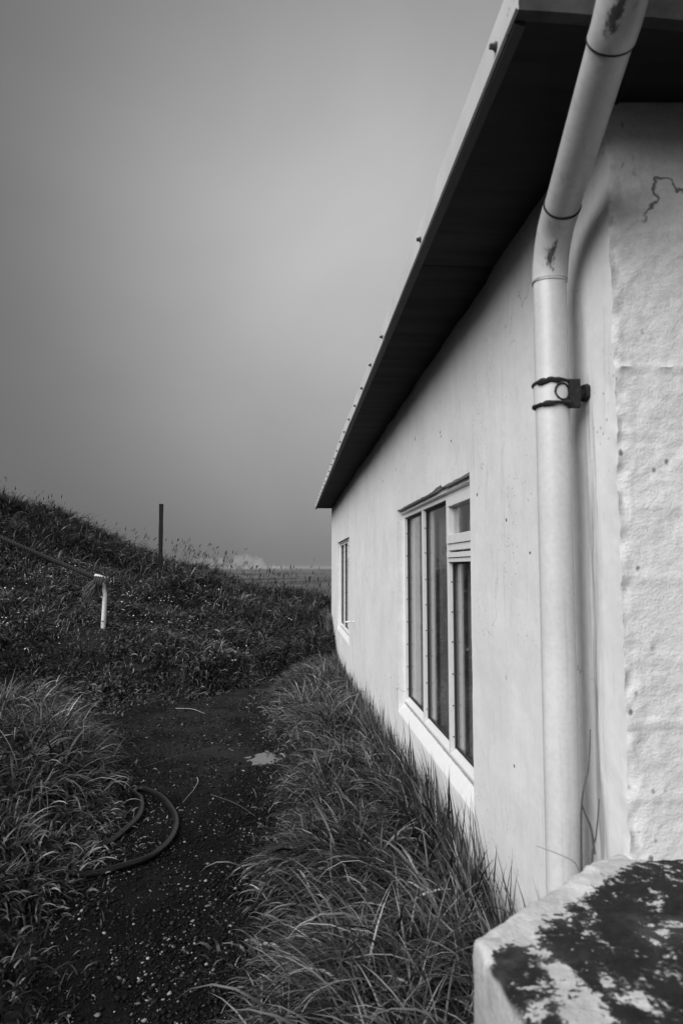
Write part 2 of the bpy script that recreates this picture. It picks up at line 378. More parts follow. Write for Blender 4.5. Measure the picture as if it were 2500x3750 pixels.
def h_ground(x, y):
    x = np.asarray(x, float); y = np.asarray(y, float)
    l = np.interp(y, PY, PL); r = np.interp(y, PY, PR); wb = np.interp(y, WBY, WBZ)
    pz = np.interp(y, [0, 7, 9, 12], [0, 0, -.02, -.12])
    tr = np.clip((x - r) / np.maximum(WX - r, .2), 0, 1)
    zr = pz + (wb - pz) * sstep(0, 1, tr) + .10 * np.sin(np.pi * np.clip(tr, 0, 1)) * (y < 13)
    dl = np.clip(l - x, 0, 8)
    zl = pz + .16 * sstep(0, .5, dl) + .09 * np.clip(dl - .4, 0, 5)
    z = np.where(x > r, zr, np.where(x < l, zl, pz))
    yf = hill_foot(x); zc = np.interp(x, CRX, CRZ)
    t = (y - yf) / (15.0 - yf)
    base = np.clip(t, 0, 1)
    hz = z + (zc - z) * (base ** .92) + .22 * sstep(0, .55, y - yf) * (1 - sstep(.0, .9, base))
    z = np.where(t > 0, hz, z)
    beyond = np.clip(y - 15.0, 0, None)
    z = z - np.minimum(.011 * beyond ** 1.6 + .03 * beyond, 400)
    sidefall = np.clip(np.abs(x) - 14, 0, None); z = z - .05 * sidefall
    back = np.clip(-2 - y, 0, None); z = z - .03 * back
    bump = .05 * fbm(x * 1.1, y * 1.1, 3, 7) * (1 - sstep(-.1, .1, path_in(x, y)) * .85) * (y < 40)
    z = z - .022 * np.exp(-((x + .235) / .16) ** 2 - ((y - 5.87) / .22) ** 2) + .014 * fbm(x * 16, y * 16, 4, 19, .6) * (np.hypot(x + .235, y - 5.87) < .6)
    far = -15 + 9 * np.clip(fbm(x / 420, y / 300, 4, 21), -1, 1) * sstep(150, 700, np.hypot(x, y)) * (1 - sstep(2600, 5200, np.hypot(x, y)))
    z = z + bump + (.14 * fbm(x * .55, y * .55, 2, 9) + .13 * fbm(x * 1.5, y * 1.3, 2, 10) * (y < 40)) * sstep(0, 1.2, y - yf)
    return np.maximum(z, far)
def grow(a, b, step, k, far):
    o = list(np.arange(a, b, step)); s = step; v = b
    while v < far: o.append(v); s *= k; v += s
    o.append(far); return o
gx = grow(-9, 2.0, .09, 1.16, 9000); neg = grow(9, 9.01, .09, 1.16, 9000)[1:]; xs = np.array([-v for v in reversed(neg)] + gx)
gy = grow(0, 17.5, .09, 1.10, 8400); neg = grow(0, .01, .12, 1.22, 3000)[1:]; ys = np.array([-v for v in reversed(neg)] + gy)
X, Y = np.meshgrid(xs, ys, indexing='ij'); Z = h_ground(X, Y)
ZMIN, ZMAX = float(Z.min()), float(Z.max())
def grid_mesh(name, P, smooth=True):
    a, b = P.shape[:2]; i = np.arange(a * b).reshape(a, b)
    q = np.stack([i[:-1, :-1], i[1:, :-1], i[1:, 1:], i[:-1, 1:]], -1).reshape(-1, 4)
    return tri_mesh(name, P.reshape(-1, 3), q, None, smooth)
tag(link('ground', grid_mesh('ground', np.stack([X, Y, Z], -1)), M['soil']), kind='structure')
# gravel path: a sheet on the ground
px_ = np.linspace(0, 1, 40); py_ = np.arange(0.2, 10.6, .05); U, V = np.meshgrid(px_, py_, indexing='ij')
lx = np.interp(V, PY, PL) + .05 * vn(V * 3, 0 * V, 31) - .03; rx = np.interp(V, PY, PR) + .05 * vn(V * 3, 0 * V, 32) + .03
XX = lx + (rx - lx) * U
tag(link('gravel_path', grid_mesh('gravel_path', np.stack([XX, V, h_ground(XX, V) + .012 + .006 * fbm(XX * 9, V * 9, 3, 5)], -1)), M['path']), kind='structure')

# ------------------------------------------------------------------ house
house = empty('white_house', (WX, 7.6, 0))
tag(house, 'long low white plastered house with overhanging eaves and grey downpipe', 'house')
INV = Matrix.Translation(house.location).inverted()
def own(o, parent=house):
    o.parent = parent
    if parent is house: o.matrix_parent_inverse = INV
    return o
WIN = [(3.02, 5.15), (9.55, 11.95)]; WZ0, WZ1 = .525, 2.03
def seg(pts, step):
    o = [pts[0]]
    for a, b in zip(pts[:-1], pts[1:]):
        n = max(1, int(round((b - a) / step))); o += [a + (b - a) * k / n for k in range(1, n + 1)]
    return np.array(o)
zs = seg([-.7, WZ0, WZ1, 2.87], .0115)
yn = seg([Y_N, 1.9], .014); yw = np.concatenate([yn[:-1], seg([1.9, 3.02, 5.15, 9.55, 11.95, Y_F], .04)])
def long_dx(y, z):
    d = .004 * fbm(y * 1.3, z * 1.3, 3, 41) + .0025 * fbm(y * 9, z * 9, 3, 44)
    d = d + .011 * sstep(2.5, 2.8, z) * fbm(y * 3.5, z * 2, 3, 43)
    return d + .003 * (fbm(y * 60, z * 60, 3, 46)) * (1 - sstep(0, .06, y - Y_N))
def end_dy(x, z):
    d = .0034 * fbm(x * 34, z * 50, 3, 51, .65) * (.35 + .9 * sstep(-.3, .4, fbm(x * 5, z * 5, 2, 55))) + .003 * fbm(x * 4, z * 4, 2, 52)
    k = np.abs(((z - 1.40 + .0875) % .175) - .0875)
    d = d - .005 * np.exp(-(k / .006) ** 2) * sstep(-.5, .2, vn(x * 2.5, np.round(z / .175) * 7.7, 54))
    return d - .016 * np.clip(fbm(x * 40, z * 30, 3, 53), -1, .25) * (1 - sstep(0, .04, x - WX))
Yg, Zg = np.meshgrid(yw, zs, indexing='ij')
Xg = WX + long_dx(Yg, Zg); Yv = Yg.copy(); Zv = Zg.copy()
c0 = Yg < Y_N + 1e-6
Yv = np.where(c0, Yg + end_dy(np.full_like(Zg, WX), Zg), Yv)
for (a, b) in WIN:                          # ragged edges of the openings, and a broken piece of the head
    inr = (Yg > a - 1e-4) & (Yg < b + 1e-4) & (Zg > WZ0 - 1e-4) & (Zg < WZ1 + 1e-4)
    head = inr & (np.abs(Zg - WZ1) < 1e-4); Zv = np.where(head, Zv + .004 * fbm(Yg * 14, Zg, 3, 61), Zv)
    jam = inr & ((np.abs(Yg - a) < 1e-4) | (np.abs(Yg - b) < 1e-4)); Yv = np.where(jam, Yv + .003 * fbm(Zg * 16, Yg, 3, 62), Yv)
nb = (np.abs(Zg - WZ1) < 1e-4) & (Yg > 3.6) & (Yg < 3.84); Zv = np.where(nb, Zv + .024 * np.clip((Yg - 3.58) / .05, 0, 1) * np.clip((3.86 - Yg) / .22, 0, 1), Zv)
na, nbz = Yg.shape; idx = np.arange(na * nbz).reshape(na, nbz)
V = [tuple(p) for p in np.stack([Xg, Yv, Zv], -1).reshape(-1, 3)]; F = []
hole = np.zeros((na - 1, nbz - 1), bool)
for (a, b) in WIN:
    hole |= ((yw[:-1, None] > a - 1e-4) & (yw[1:, None] < b + 1e-4) & (zs[None, :-1] > WZ0 - 1e-4) & (zs[None, 1:] < WZ1 + 1e-4))
for i in range(na - 1):
    for j in range(nbz - 1):
        if not hole[i, j]: F.append((idx[i, j], idx[i, j + 1], idx[i + 1, j + 1], idx[i + 1, j]))
inner = {}
def inn(i, j):
    if (i, j) not in inner:
        inner[(i, j)] = len(V); x, y, z = V[idx[i, j]]
        V.append((WX + .17, yw[i], zs[j]))
    return inner[(i, j)]
for i in range(na - 1):
    for j in range(nbz - 1):
        if hole[i, j]:
            for (p, q, di, dj) in (((i, j), (i + 1, j), 0, -1), ((i + 1, j + 1), (i, j + 1), 0, 1), ((i, j + 1), (i, j), -1, 0), ((i + 1, j), (i + 1, j + 1), 1, 0)):
                if not hole[i + di, j + dj]:
                    F.append((idx[p], idx[q], inn(*q), inn(*p)))
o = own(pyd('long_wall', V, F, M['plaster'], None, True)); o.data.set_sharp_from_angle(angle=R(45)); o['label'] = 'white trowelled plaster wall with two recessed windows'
# end wall facing the camera
xe = np.concatenate([seg([WX, 1.45], .0085), seg([1.45, 9.0], .25)[1:]])
Xe, Ze = np.meshgrid(xe, zs, indexing='ij')
Ye = Y_N + end_dy(Xe, Ze) * (Xe < 1.6)
Xc = np.where(Xe < WX + 1e-6, WX + long_dx(np.full_like(Ze, Y_N), Ze), Xe)
Ztop = np.where(Ze > 2.0, 2.0 + (Ze - 2.0) * (1 + np.clip(Xe - .8, 0, 9) * .052 / .87), Ze)
o = own(link('end_wall', grid_mesh('end_wall', np.stack([Xc, Ye, Ztop], -1)), M['rough'])); o.data.set_sharp_from_angle(angle=R(50))
o['label'] = 'rough cast white end wall with faint courses and cracks'
# remaining walls, floor (hidden from the photograph, close the room)
own(MB().box(.97, 9.0, Y_F - .2, Y_F, -.7, 2.86).box(WX + .002, .97, Y_F - .004, Y_F, -.7, 2.86).build('far_wall', M['plaster']))
own(MB().box(8.8, 9.0, Y_N + .1, Y_F - .2, -.7, 3.2).build('back_wall', M['plaster']))
own(MB().box(.98, 8.8, Y_N + .1, Y_F - .2, .05, .15).build('floor', M['dark']))
own(MB().box(3.2, 3.3, Y_N + .1, Y_F - .2, .15, 2.8).build('partition', M['dark']))
# roof, verge, soffit
EX = .468; VY = 1.335
roof = own(MB().prism_y([(EX + .015, 2.806), (WX, 2.806), (9.3, 3.245), (9.3, 3.33), (EX + .015, 2.856)], VY + .02, Y_F + .02).build('roof', M['roof']))
vb = MB()
for k in range(24):
    x0 = EX + k * .06 if k < 23 else EX + 23 * .06; x1 = x0 + .06 if k < 23 else 9.3
    f = lambda x: 2.776 + .052 * max(0, x - .95)
    w0, w1 = .004 * float(vn(x0 * 9, 0, 71)), .004 * float(vn(x1 * 9, 0, 71))
    vb.add([(x0, VY - .01, f(x0) + w0), (x1, VY - .01, f(x1) + w1), (x1, VY - .01, f(x1) + .095), (x0, VY - .01, f(x0) + .095),
            (x0, VY + .02, f(x0) + w0), (x1, VY + .02, f(x1) + w1), (x1, VY + .02, f(x1) + .095), (x0, VY + .02, f(x0) + .095)],
           [(0, 1, 2, 3), (7, 6, 5, 4), (4, 5, 1, 0), (3, 2, 6, 7)])
own(vb.build('verge_board', M['verge']))
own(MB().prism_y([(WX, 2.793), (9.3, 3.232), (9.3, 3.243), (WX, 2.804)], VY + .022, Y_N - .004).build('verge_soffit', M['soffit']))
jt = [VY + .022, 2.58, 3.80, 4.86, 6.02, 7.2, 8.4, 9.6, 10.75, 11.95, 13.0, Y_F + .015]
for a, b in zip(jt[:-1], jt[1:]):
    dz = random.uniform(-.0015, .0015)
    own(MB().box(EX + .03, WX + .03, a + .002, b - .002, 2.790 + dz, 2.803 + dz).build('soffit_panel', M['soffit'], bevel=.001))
own(MB().box(EX + .006, EX + .03, VY + .022, Y_F + .012, 2.768, 2.788).build('drip_strip', M['trim']))
fj = [VY - .012, 3.38, 5.42, 7.45, 9.5, 11.6, Y_F + .018]
sc_me = MB()
for (r0, h0) in ((.011, 0.),):
    sc_me.tube([(0, 0, 0), (-.004, 0, 0)], [.011, .011], 10).tube([(-.004, 0, 0), (-.016, 0, 0)], [.0075, .0065], 6)
screw0 = None; sy = [1.46, 2.39, 3.46] + list(np.arange(3.98, 13.7, .5))
for k, (a, b) in enumerate(zip(fj[:-1], fj[1:])):
    e = EX + (.0 if k % 2 else -.0025)
    fo = own(MB().prism_y([(e, 2.780), (e + .006, 2.776), (e + .006, 2.858), (e + .12, 2.885), (e + .12, 2.892), (e, 2.866)], a, b + .03 * (k < 5)).build('fascia', M['metal']))
    for y in sy:
        if a < y <= b:
            if screw0 is None: screw0 = pyd('screw', sc_me.v, sc_me.f, M['screw']); s = screw0
            else: s = screw0.copy(); COL.objects.link(s)
            s.location = (e, y, 2.803 + random.uniform(-.006, .006)); s.parent = fo

# windows
def window(y0, y1, vent):
    x0, xg = WX + .05, WX + .085
    w = (y1 - y0); mu = [y0 + w * .316, y0 + w * .656]
    fb = MB()
    fb.box(x0, x0 + .08, y0 - .02, y1 + .02, 1.972, WZ1 + .02)                               # head
    fb.prism_y([(x0 - .022, 2.004), (x0 + .001, 2.000), (x0 + .001, 2.028), (x0 - .008, 2.034)], y0 + .002, y1 - .002)   # head flashing
    fb.box(x0, x0 + .08, y0 - .02, y1 + .02, WZ0 - .02, .604)                                 # bottom rail
    fb.box(x0 - .006, x0 - .001, y0 + .002, y1 - .002, .575, .592)
    for (a, b) in ((y0 - .02, y0 + .038), (y1 - .03, y1 + .02)): fb.box(x0 + .001, x0 + .079, a, b, .604, 1.972)
    for c in mu: fb.box(x0 + .001, x0 + .079, c - .021, c + .021, .604, 1.972)
    ed = [y0 + .038] + [c + s * .021 for c in mu for s in (-1, 1)] + [y1 - .03]
    lights = [(ed[0], ed[1]), (ed[2], ed[3]), (ed[4], ed[5])]
    for (a, b) in lights: fb.prism_y([(x0 - .004, .606), (xg - .001, .606), (xg - .001, .640), (x0 - .004, .617)], a + .003, b - .003)   # sloping bead
    if vent: fb.box(x0 - .010, x0 + .07, lights[0][0] - .002, lights[0][1] + .002, 1.652, 1.678); fb.box(x0 - .003, x0 + .07, lights[0][0], lights[0][1], 1.628, 1.648)
    fr = own(fb.build('window', M['frame'], bevel=.0015))
    fr['label'] = 'white framed three light window with top vent' if vent else 'far white framed window near the house end'
    def sub(o): o.parent = fr; return o
    for k, (a, b) in enumerate(lights):
        zt_ = 1.640 if (vent and k == 0) else 1.985
        sub(MB().box(xg, xg + .005, a - .012, b + .012, .595, zt_).build('pane', M['glass']))
    if vent:
        a, b = lights[0]; sv = MB()
        sv.box(x0 - .012, x0 + .05, a + .004, b - .004, 1.925, 1.970); sv.box(x0 - .012, x0 + .05, a + .004, b - .004, 1.726, 1.772)
        for (p, q) in ((a + .004, a + .05), (b - .05, b - .004)): sv.box(x0 - .0115, x0 + .049, p, q, 1.772, 1.925)
        sv.box(x0 - .004, x0 + .04, a + .006, b - .006, 1.690, 1.724)
        sub(sv.build('opening_vent', M['frame'], bevel=.002)); sub(MB().box(xg - .015, xg - .01, a + .045, b - .045, 1.768, 1.93).build('pane', M['glass']))
        sub(MB().box(x0 + .02, x0 + .035, a + .10, a + .125, 1.678, 1.690).build('vent_stay', M['screw'])); sub(MB().box(x0 + .015, x0 + .03, b - .12, b - .10, 1.678, 1.690).build('vent_stay', M['screw']))
    gk = MB()
    for k, (a, b) in enumerate(lights):
        zt_ = 1.628 if (vent and k == 0) else 1.972
        gk.box(xg - .013, xg - .001, b - .009, b + .002, .641, zt_).box(xg - .009, xg - .001, a + .003, b - .010, .641, .650).box(xg - .013, xg - .001, a + .003, b - .010, zt_ - .012, zt_ + .002)
    sub(tag(gk.build('gasket', M['trim']), kind='stuff'))
    # curtain hanging inside
    yy = np.linspace(y0 + .01, y1 - .01, 150); cv = []
    for y in yy:
        xc = xg + .07 + .003 * math.sin(y * 46 + 1.5 * math.sin(y * 7)); cv += [(xc, y, WZ0 + .02), (xc + .004, y, WZ1 - .01)]
    sub(pyd('curtain', cv, [(2 * i, 2 * i + 2, 2 * i + 3, 2 * i + 1) for i in range(149)], M['curtain'], None, True))
    # sloping sill, ragged caulk line
    n = 60; v = []; yy = np.linspace(y0 + .001, y1 - .001, n)
    for y in yy:
        c = .003 * float(fbm(y * 12, 1, 3, 81)); v += [(WX - .004, y, WZ0 - .02 + c), (WX - .002, y, WZ0 + .004 + c), (x0 - .0005, y, .596), (x0 + .02, y, WZ0 - .01)]
    f = [(4 * i + k, 4 * i + (k + 1) % 4, 4 * i + 4 + (k + 1) % 4, 4 * i + 4 + k) for i in range(n - 1) for k in range(4)] + [(0, 3, 2, 1), (4 * n - 4, 4 * n - 3, 4 * n - 2, 4 * n - 1)]
    so = sub(pyd('sill', v, [q[::-1] for q in f], M['sill']))
    cb = MB(); yy = np.linspace(y0 + .004, y1 - .004, 90); b0 = 0
    for i, y in enumerate(yy):
        e = .006 + .006 * abs(float(fbm(y * 22, 4, 3, 83))); cb.v += [(x0 - e * .75, y, .596 - e * 1.05 + .004), (x0 + .001, y, .602), (x0 + .001, y, .588)]
    cb.f = [(3 * i + k, 3 * i + 3 + k, 3 * i + 3 + (k + 1) % 3, 3 * i + (k + 1) % 3) for i in range(89) for k in range(3)]
    sub(cb.build('caulk', M['caulk']))
    # bead screws on the side faces that look towards the camera
    me = None
    for c in (mu[0] - .021, mu[1] - .021, y1 - .03):
        for z in np.arange(.70, 1.95, .165):
            if vent and c < mu[0] and z > 1.6: continue
            if me is None:
                q = MB(); q.tube([(0, 0, 0), (0, -.002, 0), (0, -.0035, 0)], [.0044, .0040, .002], 8); s = pyd('screw', q.v, q.f, M['screw']); me = s
            else: s = me.copy(); COL.objects.link(s)
            s.location = (x0 + .016, c, z + random.uniform(-.004, .004)); sub(s)
window(*WIN[0], True); window(*WIN[1], True)
# eye bolt on the wall
q = MB(); c = Vector((WX - .075, 8.78, .905))
q.tube([c + Vector((math.cos(a) * .034, math.sin(a) * .034, 0)) for a in np.linspace(0, 2 * math.pi, 25)], .0085, 8, False)
q.tube([(WX - .043, 8.78, .905), (WX + .01, 8.78, .905)], .008, 8)
own(q.build('eye_bolt', M['stake'], smooth=True))['label'] = 'white ring bolt on the wall'

# downpipe
pb = [(.71, 1.806, .0), (.71, 1.80, 1.0), (.71, 1.797, 2.0), (.71, 1.794, 2.40)]
bend = smooth_path([(.71, 1.794, 2.30), (.71, 1.794, 2.39), (.708, 1.775, 2.452), (.703, 1.735, 2.498), (.699, 1.70, 2.519), (.6918, 1.65, 2.534)], 6)[6:]
sl = [(.6918, 1.65, 2.534), (.634, 1.25, 2.658)]
dd = (Vector(sl[1]) - Vector(sl[0]))
e1 = Vector(sl[1]) + dd * .12; top = smooth_path([sl[1], e1, e1 + dd * .18 + Vector((.0, 0, .03)), e1 + dd * .26 + Vector((0, 0, .12)), e1 + dd * .26 + Vector((0, 0, .34)), e1 + dd * .1 + Vector((.05, 0, .42)), e1 - dd * .3 + Vector((.05, 0, .45))], 6)
dp = own(MB().tube(pb, .0445, 32).build('downpipe', M['pipe'], smooth=True)); dp['label'] = 'grey plastic downpipe with slanted upper run'
def subp(o): o.parent = dp; return o
subp(MB().tube(bend, .0475, 32).build('elbow', M['pipe'], smooth=True))
subp(MB().tube([Vector(sl[0]) - dd * .05, *[Vector(sl[0]) + dd * t for t in (.25, .5, .75, 1)]], .045, 32).build('upper_run', M['pipe'], smooth=True))
subp(MB().tube(top, .0478, 32).build('upper_elbow', M['pipe'], smooth=True))
for p, d, r in ((Vector(bend[-1]), dd.normalized(), .0483), (Vector(top[0]), dd.normalized(), .0486), (Vector(bend[0]), Vector((0, 0, 1)), .0479)):
    subp(MB().tube([p - d * .0022, p + d * .0022], r, 32).build('socket_seal', M['rust' if r > .048 else 'caulk'], smooth=True))
# bracket: painted band with rusty rims, lug and stem into the wall
bc = Vector((.71, 1.7965, 2.07)); q = MB()
q.tube([bc + Vector((0, 0, -.030)), bc + Vector((0, 0, .030))], .0495, 32)
br = subp(q.build('bracket', M['pipe'], smooth=True))
q = MB()
for z in (-.030, .030):
    pts = []; rr = []
    for a in np.linspace(0, 2 * math.pi, 49):
        pts.append(bc + Vector((math.cos(a) * .0505, math.sin(a) * .0505, z + .004 * float(fbm(math.cos(a) * 3, math.sin(a) * 3 + z * 50, 3, 91))))); rr.append(.0042 + .009 * max(0, float(fbm(math.cos(a) * 2, math.sin(a) * 2 + z * 90, 2, 93)) + (math.cos(a - R(-75)) * .35)))
    q.tube(pts, rr, 8, False)
pts = []
for a in np.linspace(0, 2 * math.pi, 33):
    th = R(-78) + .42 * math.cos(a); pts.append(bc + Vector((math.cos(th) * .0508, math.sin(th) * .0508, .022 * math.sin(a))))
q.tube(pts, .0026, 6, False, .3)
subp(q.build('bracket_rim', M['rust'], smooth=True)); 
q = MB(); q.box(bc.x + .030, bc.x + .062, bc.y - .045, bc.y - .030, bc.z - .042, bc.z + .036)
q.tube([bc + Vector((.045, -.03, -.004)), bc + Vector((.075, -.022, .0)), bc + Vector((.10, -.018, .004))], [.016, .013, .017], 10, True, .12)
q.tube([bc + Vector((.078, -.018, .003)), bc + Vector((.096, -.017, .005))], [.024, .026], 12, True, .1)
subp(q.build('bracket_stem', M['rust'], bevel=.002))

# ------------------------------------------------------------------ low concrete wall in the foreground
TZ = .9125
def resample(poly, r, step):
    P = [Vector((a, b)) for a, b in poly]; out = []
    n = len(P)
    for i in range(n):
        p0, p1, p2 = P[i - 1], P[i], P[(i + 1) % n]
        a = p1 + (p0 - p1).normalized() * r; b = p1 + (p2 - p1).normalized() * r
        for k in range(9):
            t = k / 8; out.append((1 - t) ** 2 * a + 2 * t * (1 - t) * p1 + t * t * b)
        nx = P[(i + 1) % n] + (p1 - P[(i + 1) % n]).normalized() * r
        L = (nx - b).length; m_ = max(1, int(L / step))
        for k in range(1, m_): out.append(b + (nx - b) * k / m_)
    return np.array([tuple(v) for v in out])
poly = [(.415, .28), (.335, 1.315), (.755, 1.662), (2.3, 1.662), (2.3, .28)]
ol = resample(poly, .025, .009); cen = np.array([1.15, 1.05])
rings = []
nrm_ = np.roll(ol, -1, 0) - np.roll(ol, 1, 0); nrm_ = np.stack([-nrm_[:, 1], nrm_[:, 0]], 1); nrm_ /= np.linalg.norm(nrm_, axis=1)[:, None] + 1e-9
if ((ol - cen) * nrm_).sum() < 0: nrm_ = -nrm_
arc = np.cumsum(np.r_[0, np.linalg.norm(np.diff(ol, axis=0), axis=1)])
for z in np.linspace(-.3, TZ - .03, 46):
    d = .006 * fbm(arc * 5, z * 5, 3, 101) + .003 * fbm(arc * 40, z * 40, 3, 102)
    rings.append(np.c_[ol + nrm_ * d[:, None], np.full(len(ol), z)])
for k, (ins, dz) in enumerate([(.002, .014), (.007, .006), (.015, .002), (.024, 0)]):
    e = .008 * fbm(arc * 22, k * .4, 4, 104); d = .006 * fbm(arc * 5, TZ * 5, 3, 101)
    rings.append(np.c_[ol + nrm_ * (d - ins + e * .8)[:, None], np.full(len(ol), TZ - dz) + e])
for s in np.r_[np.linspace(.03, .55, 64), .7, .85, 1.0]:
    p = ol - nrm_ * .024 * (1 - s); p = p + (cen - p) * s
    z = TZ + .007 * fbm(p[:, 0] * 6, p[:, 1] * 6, 3, 106) + .0035 * fbm(p[:, 0] * 45, p[:, 1] * 45, 4, 107)
    rings.append(np.c_[p, z])
Pb = np.stack(rings, 0); Pb = np.concatenate([Pb, Pb[:, :1]], 1)
pw = link('parapet_wall', grid_mesh('parapet_wall', Pb.transpose(1, 0, 2)), M['block'])
tag(pw, 'low concrete wall with peeling white paint and black lichen at the house corner', 'low wall')

# ------------------------------------------------------------------ things on the slope and the path
def gz(x, y): return float(h_ground(x, y))
b0 = gz(-2.70, 14.4)
q = MB(); n = 10
for i in range(n + 1):
    z = b0 - .4 + (2.915 - b0 + .4) * i / n; w = .038 + .002 * math.sin(i * 2.1); xo = -2.70 - .012 * i / n
    q.v += [(xo - w, 14.4 - w, z), (xo + w, 14.4 - w, z), (xo + w, 14.4 + w, z), (xo - w, 14.4 + w, z)]
q.f = [(4 * i + k, 4 * i + (k + 1) % 4, 4 * i + 4 + (k + 1) % 4, 4 * i + 4 + k) for i in range(n) for k in range(4)] + [(3, 2, 1, 0), (4 * n, 4 * n + 1, 4 * n + 2, 4 * n + 3)]
tag(q.build('wooden_post', M['wood'], bevel=.006), 'lone dark weathered wooden post standing on the crest of the slope', 'post')
# white stake with bent top
sx, syy = -2.58, 9.7; g0 = gz(sx, syy)
stake = empty('rope_stake', (sx, syy, g0)); SI = Matrix.Translation(stake.location).inverted()
tag(stake, 'short white steel stake with a bent head holding the rope', 'stake')
q = MB(); q.tube([(sx, syy, g0 - .3), (sx + .004, syy, .8), (sx + .012, syy, 1.05), (sx + .014, syy, 1.215), (sx + .008, syy, 1.25), (sx - .012, syy - .01, 1.33), (sx - .035, syy - .02, 1.40)], .031, 16)
s_ = q.build('shaft', M['stake'], smooth=True); s_.parent = stake; s_.matrix_parent_inverse = SI
q = MB(); a = Vector((sx - .13, syy - .02, 1.475)); b = Vector((sx + .02, syy - .03, 1.425)); ds = b - a
q.tube([a, a + ds * .04, a + ds * .3, a + ds * .8, a + ds * .96, b], [.028, .042, .046, .046, .042, .034], 16)
s_ = q.build('head', M['stake'], smooth=True); s_.parent = stake; s_.matrix_parent_inverse = SI
# rope
def twisted(pts, r, strands=3, pitch=.11, n=6):
    mb = MB(); P = smooth_path(pts, 40); t = 0; paths = [[] for _ in range(strands)]
    for i, p in enumerate(P):
        if i: t += (P[i] - P[i - 1]).length
        d = (P[min(i + 1, len(P) - 1)] - P[max(i - 1, 0)]).normalized(); u = d.cross(Vector((0, 0, 1))).normalized(); w = d.cross(u)
        for k in range(strands):
            a = 2 * math.pi * (t / pitch + k / strands); paths[k].append(p + (u * math.cos(a) + w * math.sin(a)) * r * .5)
    for k in range(strands): mb.tube(paths[k], r * .62, n)
    return mb
ex, ey = -7.2, 9.0; ez = gz(ex, ey)
rope_e = empty('mooring_rope', (sx - .1, syy, 1.45)); RI = Matrix.Translation(rope_e.location).inverted()
tag(rope_e, 'thick dark twisted rope stretched up the slope to the white stake', 'rope')
rp = twisted([(sx - .10, syy - .03, 1.452), (-3.28, 9.5, 1.725), (-3.835, 9.3, 2.0), (-4.9, 9.15, 2.56), (ex, ey, max(ez - .05, 3.2))], .030, 3, .13).build('strand', M['rope'], None, True)
rp.parent = rope_e; rp.matrix_parent_inverse = RI
kn = MB(); kc = Vector((sx - .075, syy - .03, 1.40))
for k in range(4):
    c = kc + Vector((k * .030 - .03, 0, -.004 * k)); pts = []
    for a in np.linspace(0, 2 * math.pi, 19): pts.append(c + Vector((.012 * math.sin(a), .062 * math.cos(a), .062 * math.sin(a) + .01)))
    kn.tube(pts, .021, 7, False, .1)
kn.tube(smooth_path([kc + Vector((.07, -.03, .04)), kc + Vector((.12, -.05, .035)), kc + Vector((.155, -.05, .0))], 5), .016, 7)
ko = kn.build('knot', M['rope'], smooth=True); ko.parent = rope_e; ko.matrix_parent_inverse = RI
fr_ = MB()
for k in range(130):
    s0 = kc + Vector((random.uniform(-.07, .03), random.uniform(-.06, .03), random.uniform(-.05, .02))); L = random.uniform(.10, .24); a = random.uniform(-.16, .02)
    fr_.tube([s0, s0 + Vector((a * .5 + random.uniform(-.02, .02), random.uniform(-.03, .03), -L * .4)), s0 + Vector((a + random.uniform(-.03, .03), random.uniform(-.04, .04), -L))], [.006, .005, .002], 4)
fo = fr_.build('frayed_end', M['fray']); fo.parent = rope_e; fo.matrix_parent_inverse = RI
dk = MB()
for k in range(60):
    s0 = kc + Vector((random.uniform(-.05, .03), random.uniform(-.05, .03), random.uniform(-.03, .02))); L = random.uniform(.08, .2)
    dk.tube([s0, s0 + Vector((random.uniform(-.04, .03), random.uniform(-.03, .03), -L))], [.012, .004], 4)
fo = dk.build('frayed_end', M['rope']); fo.parent = rope_e; fo.matrix_parent_inverse = RI
# hose
hp = [(-1.75, 3.55), (-1.35, 3.62), (-1.05, 3.72), (-.882, 3.808), (-.755, 3.93), (-.69, 4.17), (-.712, 4.48), (-.845, 4.83), (-1.01, 4.97), (-1.13, 4.93), (-1.10, 4.80)]
hp2 = [(-1.03, 5.02), (-.985, 4.83), (-.955, 4.58), (-.985, 4.33), (-1.06, 4.10), (-1.2, 3.95), (-1.5, 3.85), (-1.8, 3.9)]
def gpath(p, r, z=0): return smooth_path([(x, y, gz(x, y) + r + z + .012) for x, y in p], 8)
full = [(x, y) for x, y in hp[:8]] + [(-.965, 5.0), (-1.06, 5.08), (-1.09, 5.0), (-1.01, 4.86)] + hp2[2:]
tag(MB().tube(gpath(full, .019), .0195, 16).build('hose', M['hose'], smooth=True), 'black rubber hose looped on the gravel, half hidden in grass', 'hose')
# puddle
m = Mat('puddle_water'); m.color(.12).rough(.03, 1.0); m.bump(m.noise(14, 3), .05, .01)  # pale base colour stands in for part of the sky's reflection
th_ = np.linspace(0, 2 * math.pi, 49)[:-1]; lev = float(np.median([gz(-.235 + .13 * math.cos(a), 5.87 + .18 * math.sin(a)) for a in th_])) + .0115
tag(pyd('puddle', [(-.235 + .30 * math.cos(a), 5.87 + .40 * math.sin(a), lev) for a in th_], [tuple(range(48))], m.m), kind='structure')
